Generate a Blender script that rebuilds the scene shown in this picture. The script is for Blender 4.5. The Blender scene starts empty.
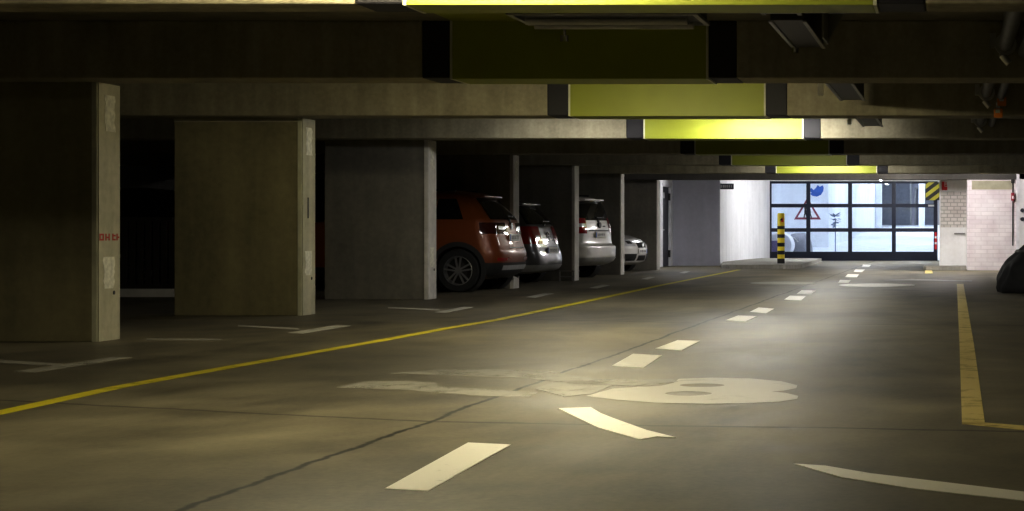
import bpy, bmesh, math, random
import numpy as np
from mathutils import Vector, Matrix
random.seed(7)
C = bpy.context.scene.collection
PI = math.pi
F, VX, VY, H = 1800.0, 955.0, 232.0, 0.96      # focal length in pixels, vanishing point, camera height
def fl(px, py, z=0.0):                           # photo pixel -> point on a horizontal plane of the place
    d = (H - z) * F / (py - VY)
    return ((px - VX) * d / F, d)

# ------------------------------------------------------------------ materials
def new_mat(name):
    m = bpy.data.materials.new(name); m.use_nodes = True
    nt = m.node_tree
    return m, nt, nt.nodes['Principled BSDF']
def plain(name, col, rough=0.5, metal=0.0, coat=0.0, var=0.12, scale=6.0, spec=0.5):
    m, nt, b = new_mat(name)
    N, L = nt.nodes, nt.links
    tc = N.new('ShaderNodeTexCoord'); no = N.new('ShaderNodeTexNoise'); no.inputs['Scale'].default_value = scale
    no.inputs['Detail'].default_value = 4
    r = N.new('ShaderNodeValToRGB')
    r.color_ramp.elements[0].position = .3; r.color_ramp.elements[1].position = .7
    r.color_ramp.elements[0].color = tuple(c*(1-var) for c in col) + (1,)
    r.color_ramp.elements[1].color = tuple(min(1, c*(1+var)) for c in col) + (1,)
    L.new(tc.outputs['Object'], no.inputs['Vector']); L.new(no.outputs['Fac'], r.inputs['Fac'])
    L.new(r.outputs['Color'], b.inputs['Base Color'])
    b.inputs['Roughness'].default_value = rough; b.inputs['Metallic'].default_value = metal
    b.inputs['Coat Weight'].default_value = coat; b.inputs['Coat Roughness'].default_value = .05
    b.inputs['Specular IOR Level'].default_value = spec
    return m
def concrete(name, col, dark=.62, scale=1.1, rough=.85, bump=.15):
    m, nt, b = new_mat(name)
    N, L = nt.nodes, nt.links
    g = N.new('ShaderNodeNewGeometry')
    n1 = N.new('ShaderNodeTexNoise'); n1.inputs['Scale'].default_value = scale; n1.inputs['Detail'].default_value = 8; n1.inputs['Roughness'].default_value = .62
    n2 = N.new('ShaderNodeTexNoise'); n2.inputs['Scale'].default_value = scale*14; n2.inputs['Detail'].default_value = 5
    mp = N.new('ShaderNodeMapping'); mp.inputs['Scale'].default_value = (3.5, 3.5, .35)
    n3 = N.new('ShaderNodeTexNoise'); n3.inputs['Scale'].default_value = scale*1.4; n3.inputs['Detail'].default_value = 4
    for n in (n1, n2): L.new(g.outputs['Position'], n.inputs['Vector'])
    L.new(g.outputs['Position'], mp.inputs['Vector']); L.new(mp.outputs['Vector'], n3.inputs['Vector'])
    a1 = N.new('ShaderNodeMath'); a1.operation = 'MULTIPLY_ADD'; a1.inputs[1].default_value = .3; L.new(n2.outputs['Fac'], a1.inputs[0])
    a0 = N.new('ShaderNodeMath'); a0.operation = 'MULTIPLY_ADD'; a0.inputs[1].default_value = .45
    L.new(n3.outputs['Fac'], a0.inputs[0])
    s = N.new('ShaderNodeMath'); s.operation = 'MULTIPLY'; s.inputs[1].default_value = .55; L.new(n1.outputs['Fac'], s.inputs[0])
    L.new(s.outputs[0], a0.inputs[2]); L.new(a0.outputs[0], a1.inputs[2])
    r = N.new('ShaderNodeValToRGB'); r.color_ramp.elements[0].position = .45; r.color_ramp.elements[1].position = .85
    r.color_ramp.elements[0].color = tuple(c*dark for c in col) + (1,); r.color_ramp.elements[1].color = tuple(min(1, c*1.15) for c in col) + (1,)
    L.new(a1.outputs[0], r.inputs['Fac']); L.new(r.outputs['Color'], b.inputs['Base Color'])
    b.inputs['Roughness'].default_value = rough
    bp = N.new('ShaderNodeBump'); bp.inputs['Strength'].default_value = bump; bp.inputs['Distance'].default_value = .02
    L.new(a1.outputs[0], bp.inputs['Height']); L.new(bp.outputs['Normal'], b.inputs['Normal'])
    return m
def floor_mat():
    m, nt, b = new_mat('floor_concrete')
    N, L = nt.nodes, nt.links
    g = N.new('ShaderNodeNewGeometry'); sx = N.new('ShaderNodeSeparateXYZ'); L.new(g.outputs['Position'], sx.inputs[0])
    def noise(sc, det, vec=None, dist=0):
        n = N.new('ShaderNodeTexNoise'); n.inputs['Scale'].default_value = sc; n.inputs['Detail'].default_value = det
        n.inputs['Roughness'].default_value = .6; n.inputs['Distortion'].default_value = dist
        L.new(vec or g.outputs['Position'], n.inputs['Vector']); return n
    def mth(op, a, bb=None, c=None):
        n = N.new('ShaderNodeMath'); n.operation = op
        for i, v in enumerate((a, bb, c)):
            if v is None: continue
            if isinstance(v, (int, float)): n.inputs[i].default_value = v
            else: L.new(v, n.inputs[i])
        return n.outputs[0]
    mp = N.new('ShaderNodeMapping'); mp.inputs['Scale'].default_value = (.55, .22, 1); L.new(g.outputs['Position'], mp.inputs['Vector'])
    big = noise(1.0, 6, mp.outputs[0], .6); mid = noise(1.6, 8); fine = noise(30, 4)
    v = mth('MULTIPLY_ADD', big.outputs['Fac'], .6, mth('MULTIPLY_ADD', mid.outputs['Fac'], .38, mth('MULTIPLY', fine.outputs['Fac'], .14)))
    r = N.new('ShaderNodeValToRGB'); r.color_ramp.elements[0].position = .40; r.color_ramp.elements[1].position = .66
    r.color_ramp.elements[0].color = (.050, .044, .030, 1); r.color_ramp.elements[1].color = (.23, .205, .140, 1)
    L.new(v, r.inputs['Fac'])
    # joints sawn in the slab: one along the lane, several across it, all slightly ragged
    w1 = noise(9, 5); w2 = noise(.9, 3)
    wob = mth('ADD', mth('MULTIPLY', mth('SUBTRACT', w1.outputs['Fac'], .5), .05), mth('MULTIPLY', mth('SUBTRACT', w2.outputs['Fac'], .5), .12))
    jx = mth('ABSOLUTE', mth('ADD', mth('ADD', sx.outputs['X'], 2.67), wob))
    lx = mth('MINIMUM', mth('MAXIMUM', mth('DIVIDE', mth('SUBTRACT', jx, .009), .016), 0.0), 1.0)
    xo = mth('ADD', sx.outputs['X'], 2.67)
    slope = mth('MULTIPLY_ADD', mth('LESS_THAN', xo, 0.0), .28, .14)
    yy = mth('ADD', mth('MULTIPLY_ADD', xo, slope, sx.outputs['Y']), wob)
    yy = mth('ABSOLUTE', mth('SUBTRACT', mth('MODULO', mth('ADD', yy, 5.69), 9.86), 4.93))
    ly = mth('MINIMUM', mth('MAXIMUM', mth('DIVIDE', mth('SUBTRACT', yy, .008), .03), 0.0), 1.0)
    j = mth('MULTIPLY', lx, mth('MULTIPLY_ADD', ly, .75, .25))
    mix = N.new('ShaderNodeMix'); mix.data_type = 'RGBA'
    mix.inputs[6].default_value = (.008, .007, .005, 1)
    L.new(mth('MINIMUM', mth('MAXIMUM', j, 0.0), 1.0), mix.inputs[0]); L.new(r.outputs['Color'], mix.inputs[7])
    L.new(mix.outputs[2], b.inputs['Base Color'])
    rr = N.new('ShaderNodeMapRange'); rr.inputs['To Min'].default_value = .42; rr.inputs['To Max'].default_value = .66
    L.new(mid.outputs['Fac'], rr.inputs['Value']); L.new(rr.outputs[0], b.inputs['Roughness'])
    b.inputs['Specular IOR Level'].default_value = .3
    bp = N.new('ShaderNodeBump'); bp.inputs['Strength'].default_value = .06; bp.inputs['Distance'].default_value = .01
    L.new(v, bp.inputs['Height']); L.new(bp.outputs['Normal'], b.inputs['Normal'])
    return m
def paint_mat(name, col, wear=.35, alpha=1.0, scale=5.0):
    m, nt, b = new_mat(name)
    N, L = nt.nodes, nt.links
    g = N.new('ShaderNodeNewGeometry')
    n = N.new('ShaderNodeTexNoise'); n.inputs['Scale'].default_value = scale; n.inputs['Detail'].default_value = 10; n.inputs['Roughness'].default_value = .7
    L.new(g.outputs['Position'], n.inputs['Vector'])
    r = N.new('ShaderNodeValToRGB'); r.color_ramp.elements[0].position = wear - .1; r.color_ramp.elements[1].position = wear + .12
    r.color_ramp.elements[0].color = (alpha*.35,)*3 + (1,); r.color_ramp.elements[1].color = (alpha,)*3 + (1,)
    L.new(n.outputs['Fac'], r.inputs['Fac'])
    b.inputs['Base Color'].default_value = col + (1,); b.inputs['Roughness'].default_value = .5; b.inputs['Specular IOR Level'].default_value = .35
    L.new(r.outputs['Color'], b.inputs['Alpha'])
    return m
def emit(name, col, s):
    m, nt, b = new_mat(name)
    b.inputs['Base Color'].default_value = (.8, .8, .8, 1)
    b.inputs['Emission Color'].default_value = col + (1,); b.inputs['Emission Strength'].default_value = s
    return m
def glass_mat(name, tint, clear=.9):
    m = bpy.data.materials.new(name); m.use_nodes = True
    N, L = m.node_tree.nodes, m.node_tree.links
    N.clear()
    o = N.new('ShaderNodeOutputMaterial'); t = N.new('ShaderNodeBsdfTransparent'); t.inputs[0].default_value = tint + (1,)
    gl = N.new('ShaderNodeBsdfGlossy'); gl.inputs['Roughness'].default_value = .03
    f = N.new('ShaderNodeFresnel'); f.inputs[0].default_value = 1.45
    mx = N.new('ShaderNodeMixShader'); L.new(f.outputs[0], mx.inputs[0]); L.new(t.outputs[0], mx.inputs[1]); L.new(gl.outputs[0], mx.inputs[2])
    L.new(mx.outputs[0], o.inputs[0]); return m
def brick_mat(name, c1, c2, mort, bw=.24, bh=.08, ms=.008, bump=.4):
    m, nt, b = new_mat(name)
    N, L = nt.nodes, nt.links
    g = N.new('ShaderNodeNewGeometry'); s = N.new('ShaderNodeSeparateXYZ'); c = N.new('ShaderNodeCombineXYZ')
    L.new(g.outputs['Position'], s.inputs[0])
    ad = N.new('ShaderNodeMath'); L.new(s.outputs['X'], ad.inputs[0]); L.new(s.outputs['Y'], ad.inputs[1])
    L.new(ad.outputs[0], c.inputs['X']); L.new(s.outputs['Z'], c.inputs['Y'])
    t = N.new('ShaderNodeTexBrick'); L.new(c.outputs[0], t.inputs['Vector'])
    t.inputs['Scale'].default_value = 1; t.inputs['Brick Width'].default_value = bw; t.inputs['Row Height'].default_value = bh
    t.inputs['Mortar Size'].default_value = ms; t.inputs['Mortar Smooth'].default_value = .3
    t.inputs['Color1'].default_value = c1 + (1,); t.inputs['Color2'].default_value = c2 + (1,); t.inputs['Mortar'].default_value = mort + (1,)
    n = N.new('ShaderNodeTexNoise'); n.inputs['Scale'].default_value = 2.2; n.inputs['Detail'].default_value = 6; L.new(g.outputs['Position'], n.inputs['Vector'])
    r = N.new('ShaderNodeValToRGB'); r.color_ramp.elements[0].position = .3; r.color_ramp.elements[0].color = (.84, .79, .81, 1); r.color_ramp.elements[1].position = .65
    L.new(n.outputs['Fac'], r.inputs[0])
    mx = N.new('ShaderNodeMix'); mx.data_type = 'RGBA'; mx.blend_type = 'MULTIPLY'; mx.inputs[0].default_value = 1
    L.new(t.outputs['Color'], mx.inputs[6]); L.new(r.outputs['Color'], mx.inputs[7]); L.new(mx.outputs[2], b.inputs['Base Color'])
    bp = N.new('ShaderNodeBump'); bp.inputs['Strength'].default_value = bump; bp.inputs['Distance'].default_value = .01; bp.invert = True
    L.new(t.outputs['Fac'], bp.inputs['Height']); L.new(bp.outputs[0], b.inputs['Normal'])
    b.inputs['Roughness'].default_value = .7
    return m
def stripe_mat(name, axis, period, off, c1, c2, duty=.5, slope=0.0):
    m, nt, b = new_mat(name)
    N, L = nt.nodes, nt.links
    tc = N.new('ShaderNodeTexCoord'); s = N.new('ShaderNodeSeparateXYZ'); L.new(tc.outputs['Object'], s.inputs[0])
    def mth(op, a, v, c=None):
        n = N.new('ShaderNodeMath'); n.operation = op; L.new(a, n.inputs[0])
        if isinstance(v, float): n.inputs[1].default_value = v
        else: L.new(v, n.inputs[1])
        if c is not None: n.inputs[2].default_value = c
        return n.outputs[0]
    q = s.outputs['Z']
    if slope: q = mth('ADD', q, mth('MULTIPLY', s.outputs['X'], slope))
    q = mth('MULTIPLY_ADD', q, 1.0/period, off)
    q = mth('LESS_THAN', mth('FRACT', q, 0.0), duty)
    mx = N.new('ShaderNodeMix'); mx.data_type = 'RGBA'; L.new(q, mx.inputs[0])
    mx.inputs[6].default_value = c1 + (1,); mx.inputs[7].default_value = c2 + (1,)
    L.new(mx.outputs[2], b.inputs['Base Color']); b.inputs['Roughness'].default_value = .45
    return m

M = {}
M['floor'] = floor_mat()
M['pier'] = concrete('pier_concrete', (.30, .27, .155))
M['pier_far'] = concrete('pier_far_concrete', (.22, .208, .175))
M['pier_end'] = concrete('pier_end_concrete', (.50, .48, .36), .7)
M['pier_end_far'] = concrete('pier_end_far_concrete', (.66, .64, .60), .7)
M['beam'] = concrete('beam_concrete', (.36, .33, .235), .6, 1.8)
M['shadebeam'] = concrete('shaded_beam_concrete', (.10, .095, .085), .7, 1.8)  # beam concrete with the last beam's shade put into the colour
M['ceiling'] = concrete('ceiling_concrete', (.22, .20, .15))
M['shadewall'] = concrete('shaded_wall_concrete', (.07, .066, .055))  # dark colour stands in for the unlit depth of the bays
M['grey_shade'] = concrete('grey_shaded_plaster', (.46, .46, .52), .85, .7, .8, .05)  # holds the less lit end wall's shade; also the ramp end's grey
M['whitewall'] = concrete('white_plaster', (.80, .79, .80), .88, .7, .8, .05)
M['hall'] = concrete('hall_white_plaster', (.82, .84, .88), .9, .5, .8, .04)
M['kerb'] = concrete('kerb_concrete', (.36, .35, .31), .7, 3)
M['green'] = plain('yellow_green_paint', (.29, .32, .03), .5, var=.08, scale=2)
M['band'] = plain('black_band_paint', (.012, .011, .014), .6)
M['edge'] = plain('pale_edge_strip', (.62, .62, .48), .6)
M['grout'] = plain('pale_grout', (.42, .40, .30), .9)
M['patch'] = plain('white_filler_patch', (.70, .69, .60), .9, var=.2, scale=20)
M['redmark'] = plain('red_marking_paint', (.45, .05, .03), .7)
M['white_paint'] = paint_mat('white_road_paint', (.90, .88, .80), .28, 1.0, 9)
M['worn_paint'] = paint_mat('worn_white_road_paint', (.80, .78, .70), .36, .62, 2.0)
M['figure_paint'] = paint_mat('figure_road_paint', (.82, .80, .72), .30, .66, 1.6)
M['faint_paint'] = paint_mat('faint_white_road_paint', (.70, .68, .60), .40, .42, 3)
M['yellow_paint'] = paint_mat('yellow_road_paint', (.66, .58, .03), .36, .95, 4)
M['pale_yellow'] = paint_mat('pale_yellow_road_paint', (.72, .60, .24), .36, .95, 4)
M['metal'] = plain('grey_sheet_metal', (.32, .32, .31), .45, .6)
M['paint_metal'] = plain('light_grey_painted_metal', (.50, .50, .48), .5)
M['dark_metal'] = plain('dark_metal', (.045, .042, .042), .5, .3)
M['zinc'] = plain('zinc_metal', (.6, .6, .58), .35, .9)
M['pipe'] = plain('grey_pipe', (.17, .17, .165), .5, .4)
M['orange'] = plain('orange_plastic', (.95, .30, .04), .45)
M['frame'] = plain('blue_black_door_frame', (.012, .016, .035), .45)
M['doorleaf'] = plain('dark_grey_steel_door', (.055, .055, .075), .5)
M['white_frame'] = plain('white_painted_frame', (.78, .77, .80), .5)
M['pane'] = glass_mat('clear_pane', (.93, .96, 1.0))
M['rubber'] = plain('black_rubber', (.014, .014, .014), .8)
M['alloy'] = plain('silver_alloy', (.62, .62, .63), .3, .85)
M['blackplastic'] = plain('black_plastic', (.02, .02, .021), .55)
M['carglass'] = plain('dark_tinted_glass', (.006, .007, .008), .06, coat=.3, spec=.6)
M['redlens'] = plain('red_lens', (.30, .008, .012), .12, coat=.8)
M['darkredlens'] = plain('dark_red_lens', (.045, .008, .006), .1, coat=.8)
M['clearlens'] = plain('clear_lens', (.62, .63, .65), .1, coat=1)
M['plate'] = plain('white_plate', (.78, .78, .76), .4)
M['ink'] = plain('black_ink', (.01, .01, .01), .5)
M['silver'] = plain('satin_silver', (.55, .56, .57), .35, .6)
M['chrome'] = plain('chrome', (.8, .8, .8), .12, 1)
M['sign_red'] = plain('sign_red', (.62, .03, .03), .4)
M['sign_white'] = plain('sign_white', (.8, .8, .8), .4)
M['bird'] = plain('blue_mural_paint', (.07, .16, .48), .7)
M['mural'] = plain('grey_blue_mural_paint', (.22, .27, .38), .7)
M['purple'] = plain('purple_plastic', (.20, .17, .42), .6)
M['tarp'] = plain('charcoal_car_cover', (.009, .0088, .009), .8, var=.25, scale=14)
M['greytarp'] = plain('grey_cover', (.25, .25, .28), .6)
M['darkdoor'] = plain('dark_grey_gate', (.16, .17, .20), .6)
M['brick_white'] = brick_mat('white_painted_brick', (.86, .82, .83), (.80, .76, .775), (.72, .68, .69), .3, .105, .010, .5)
M['brick_column'] = brick_mat('bare_pale_brick', (.84, .82, .78), (.74, .72, .67), (.52, .51, .47), .17, .095, .014, .4)
def tube_mat(name, col, s): return emit(name, col, s)

# ------------------------------------------------------------------ mesh helpers
class MB:
    def __init__(s): s.v = []; s.f = []
    def add(s, vs, fs):
        o = len(s.v); s.v += [tuple(v) for v in vs]; s.f += [tuple(i + o for i in f) for f in fs]; return s
    def box(s, a, b):
        x0, y0, z0 = a; x1, y1, z1 = b
        return s.add([(x0,y0,z0),(x1,y0,z0),(x1,y1,z0),(x0,y1,z0),(x0,y0,z1),(x1,y0,z1),(x1,y1,z1),(x0,y1,z1)],
                     [(3,2,1,0),(4,5,6,7),(0,1,5,4),(1,2,6,5),(2,3,7,6),(3,0,4,7)])
    def cyl(s, p, q, r, n=20, r2=None, cap=True):
        p, q = Vector(p), Vector(q); d = (q - p).normalized()
        u = d.orthogonal().normalized(); w = d.cross(u); r2 = r if r2 is None else r2
        vs = []
        for c, rad in ((p, r), (q, r2)):
            for i in range(n):
                a = 2*PI*i/n; vs.append(c + u*math.cos(a)*rad + w*math.sin(a)*rad)
        fs = [(i, (i+1) % n, n + (i+1) % n, n + i) for i in range(n)]
        if cap: fs += [tuple(range(n))[::-1], tuple(range(n, 2*n))]
        return s.add(vs, fs)
    def lathe(s, prof, origin, axis='y', n=40, closed=False):
        ox, oy, oz = origin; vs = []
        for i in range(n):
            a = 2*PI*i/n; c, sn = math.cos(a), math.sin(a)
            for (r, h) in prof:
                if axis == 'y': vs.append((ox + r*c, oy + h, oz + r*sn))
                else: vs.append((ox + r*c, oy + r*sn, oz + h))
        k = len(prof); fs = []
        for i in range(n):
            j = (i+1) % n
            for t in range(k if closed else k-1):
                t2 = (t+1) % k
                fs.append((i*k+t, j*k+t, j*k+t2, i*k+t2))
        return s.add(vs, fs)
    def prism(s, poly, z0, z1):               # polygon in xy, extruded in z
        n = len(poly)
        vs = [(x, y, z0) for x, y in poly] + [(x, y, z1) for x, y in poly]
        fs = [tuple(range(n))[::-1], tuple(range(n, 2*n))] + [(i, (i+1) % n, n+(i+1) % n, n+i) for i in range(n)]
        return s.add(vs, fs)
    def prism_y(s, poly, y0, y1):             # polygon in xz, extruded in y
        n = len(poly)
        vs = [(x, y0, z) for x, z in poly] + [(x, y1, z) for x, z in poly]
        fs = [tuple(range(n)), tuple(range(n, 2*n))[::-1]] + [(i, n+i, n+(i+1) % n, (i+1) % n) for i in range(n)]
        return s.add(vs, fs)
    def build(s, name, mat, parent=None, smooth=None, bevel=0, fix=True):
        me = bpy.data.meshes.new(name); me.from_pydata(s.v, [], s.f); me.validate()
        if fix or bevel:
            bm = bmesh.new(); bm.from_mesh(me)
            if fix: bmesh.ops.recalc_face_normals(bm, faces=bm.faces)
            if bevel: bmesh.ops.bevel(bm, geom=bm.edges, offset=bevel, segments=2, affect='EDGES', profile=.5)
            bm.to_mesh(me); bm.free()
        if smooth is not None:
            me.polygons.foreach_set('use_smooth', [True]*len(me.polygons))
            me.set_sharp_from_angle(angle=math.radians(smooth))
        me.materials.append(mat); me.update()
        o = bpy.data.objects.new(name, me); C.objects.link(o)
        if parent: o.parent = parent
        return o
def tag(o, label, cat, group=None, kind=None):
    o['label'] = label; o['category'] = cat
    if group: o['group'] = group
    if kind: o['kind'] = kind
    return o
def empty(name, loc, rz=0.0):
    o = bpy.data.objects.new(name, None); C.objects.link(o); o.location = loc; o.rotation_euler = (0, 0, rz); o.empty_display_size = .2
    return o
def struct(o):
    if o.parent is None: o['kind'] = 'structure'
    return o
def copy_tree(o, parent=None):
    c = o.copy(); C.objects.link(c)
    if parent: c.parent = parent
    for ch in list(o.children): copy_tree(ch, c)
    return c

# ------------------------------------------------------------------ the setting
CE = 2.76          # ceiling
BB = 2.27          # underside of beams
struct(MB().box((-17.2, -8, -.3), (9.2, 61.2, 0)).build('floor', M['floor']))
struct(MB().box((-17.2, -8, CE), (9.2, 60.6, CE+.25)).build('ceiling', M['ceiling']))
struct(MB().box((-17.4, -8, 0), (-17.2, 51.6, CE)).build('wall_left', M['shadewall']))
struct(MB().box((9.2, -8, 0), (9.4, 45.2, CE)).build('wall_right', M['shadewall']))
struct(MB().box((-17.4, -8.2, 0), (9.4, -8, CE)).build('wall_behind', M['shadewall']))
struct(MB().box((-17.2, 51.3, 0), (-6.7, 51.6, CE)).build('wall_shaded', M['grey_shade']))  # unlit face, its shade put into the plaster colour
struct(MB().prism([(-6.7, 51.3), (-6.52, 55.6), (-6.2, 60.3), (-6.55, 60.3), (-7.0, 51.6), (-6.98, 51.3)][:5], 0, CE).build('wall_white', M['whitewall']))
# short return wall with a steel door, between the last pier and the shaded wall
wl = MB(); wl.box((-8.25, 45.75, 0), (-8.05, 49.35, CE)); wl.box((-8.25, 50.95, 0), (-8.05, 51.3, CE)); wl.box((-8.25, 49.35, 2.3), (-8.05, 50.95, CE))
struct(wl.build('wall_return', M['whitewall']))
dr = struct(MB().box((-8.2, 49.43, .01), (-8.10, 50.87, 2.22)).build('door_1', M['doorleaf']))
fb = MB(); fb.box((-8.2, 49.35, 0), (-8.02, 49.43, 2.3)); fb.box((-8.2, 50.87, 0), (-8.02, 50.95, 2.3)); fb.box((-8.2, 49.43, 2.22), (-8.02, 50.87, 2.3))
fb.build('door_frame', M['white_frame'], dr)
MB().cyl((-8.10, 49.62, 1.02), (-8.04, 49.62, 1.02), .02).cyl((-8.04, 49.60, 1.02), (-8.04, 49.78, 1.02), .014).build('door_handle', M['zinc'], dr)
MB().box((-8.10, 50.0, 1.9), (-8.09, 50.16, 2.06)).build('door_sign', M['sign_white'], dr)
MB().cyl((-8.07, 50.86, .25), (-8.07, 50.86, .45), .03).build('hinge', M['dark_metal'], dr)
MB().cyl((-8.07, 50.86, 1.85), (-8.07, 50.86, 2.05), .03).build('hinge', M['dark_metal'], dr)
# end wall round the gate
ew = MB(); ew.box((-6.55, 60.3, 2.66), (-.4, 60.6, CE)); struct(ew.build('trim_lintel', M['whitewall']))
struct(MB().box((-.4, 46.2, 0), (.3, 60.6, CE)).build('wall_column', concrete('white_column_paint', (.90, .89, .87), .9, .7, .8, .05)))
bw_ = MB(); bw_.box((.3, 44.95, 0), (9.2, 45.25, CE)); wr = struct(bw_.build('wall_brick', M['brick_white']))
struct(MB().box((.3, 45.25, 0), (.6, 46.6, CE)).build('wall_brick_return', M['whitewall']))
struct(MB().box((1.53, 44.90, 0), (1.61, 44.95, CE-.02)).build('trim_brick', M['white_frame']))
struct(MB().box((1.61, 44.91, 0), (9.2, 44.95, CE)).build('wall_plaster', M['whitewall']))
MB().box((.42, 44.945, 2.02), (1.45, 44.95, 2.24)).build('darker_band', M['grout'], wr)  # band darker than the brick around it
bp = struct(MB().box((-.37, 46.185, 1.08), (.29, 46.20, 2.0)).build('wall_column_brick', M['brick_column']))
struct(MB().prism([(-.72, 44.9), (.28, 44.9), (.28, 46.2), (-.4, 46.2), (-.4, 47.5), (-.72, 47.5), (-.80, 47.3), (-.80, 45.1)], 0, .10).build('trim_kerb', M['kerb']))
kp = [(-6.62, 51.4), (-6.3, 48.4), (-6.1, 47.3), (-5.7, 46.7), (-4.45, 46.6), (-4.15, 46.9), (-4.05, 47.6), (-4.3, 58.0), (-4.6, 58.6), (-6.3, 58.6), (-6.5, 55.6)]
struct(MB().prism(kp, 0, .11).build('trim_island', M['kerb']))

# hall and ramp beyond the gate
rm = MB()
rm.add([(-10, 61.2, 0), (6, 61.2, 0), (6, 88, 1.30), (-10, 88, 1.30), (-10, 61.2, -.3), (6, 61.2, -.3), (6, 88, -.3), (-10, 88, -.3)],
       [(0,1,2,3),(4,7,6,5),(0,4,5,1),(1,5,6,2),(2,6,7,3),(3,7,4,0)])
struct(rm.build('floor_ramp', M['hall']))
struct(MB().box((-10, 60.6, 4.2), (6, 90, 4.4)).build('ceiling_ramp', M['hall']))
struct(MB().box((-10.2, 60.6, 0), (-10, 90, 4.2)).build('wall_ramp_left', M['hall']))
struct(MB().box((6, 60.6, 0), (6.2, 90, 4.2)).build('wall_ramp_right', M['hall']))
struct(MB().box((-10, 60.6, CE), (6, 60.8, 4.2)).build('wall_ramp_front', M['hall']))
struct(MB().box((-10, 88, 0), (6, 88.3, 4.2)).build('wall_ramp_end', M['grey_shade']))
struct(MB().box((-10, 69, 0), (-4.85, 69.4, 4.2)).build('wall_mural', M['hall']))
struct(MB().prism([(-4.85, 69), (-4.85, 69.4), (-4.0, 85), (-3.7, 85), (-3.7, 84.5)], .3, 4.2).build('wall_mural_side', M['hall']))
struct(MB().box((-3.72, 84, 1.0), (-3.42, 84.3, 4.2)).build('trim_hall_post', M['hall']))
struct(MB().box((-1.75, 86.5, 1.1), (-1.45, 86.8, 4.2)).build('trim_hall_post', M['hall']))

# glazed gate: bars 2 px wide in the distance, 1.4 m bays
gx = [(768.5-VX)/F*60, (807.5-VX)/F*60, (849.5-VX)/F*60, (893.5-VX)/F*60, (935.5-VX)/F*60]
gz = [H-(y-VY)/F*60 for y in (181.5, 205.5, 230)]
gate = MB()
for x in gx: gate.box((x-.065, 60.30, .12), (x+.065, 60.40, 2.66))
for z in gz: gate.box((gx[0]+.065, 60.305, z-.06), (gx[-1]-.065, 60.395, z+.06))
g = struct(gate.build('door_2', M['frame']))
MB().box((gx[0]-.065, 60.29, .0), (gx[-1]+.065, 60.41, .30)).build('bottom_panel', M['frame'], g)
MB().box((gx[0], 60.345, .30), (gx[-1], 60.355, 2.6)).build('pane', M['pane'], g)
MB().box((gx[-1]-.03, 60.22, .38), (gx[-1]+.04, 60.29, .95)).build('red_reflector', M['sign_red'], g)
MB().box((gx[-1]-.03, 60.21, .55), (gx[-1]+.04, 60.22, .62)).box((gx[-1]-.03, 60.21, .75), (gx[-1]+.04, 60.22, .82)).build('white_reflector_band', M['sign_white'], g)
MB().box((gx[-1]-.25, 60.2, gz[1]-.03), (gx[-1]-.05, 60.3, gz[1]+.03)).build('bolt', M['zinc'], g)

# dark gate panels at the far end of the ramp, behind the glass
def far_gate(x0, x1, z1, label):
    o = empty('garage_gate', ((x0+x1)/2, 87.9, 1.30))
    tag(o, label, 'gate')
    w = (x1-x0)/2
    MB().box((-w, -.03, 0), (w, .05, z1)).build('panel', M['darkdoor'], o)
    f = MB().box((-w-.08, -.08, 0), (-w, .05, z1+.08)).box((w, -.08, 0), (w+.08, .05, z1+.08)).box((-w, -.08, z1), (w, .05, z1+.08)); f.build('gate_frame', M['metal'], o)
far_gate(-3.55, -2.2, 2.1, 'dark grey gate panel seen through the glazed door, left of the two')
far_gate(-1.9, -1.0, 1.75, 'narrow dark grey gate seen through the glazed door, right of the two')

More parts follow.
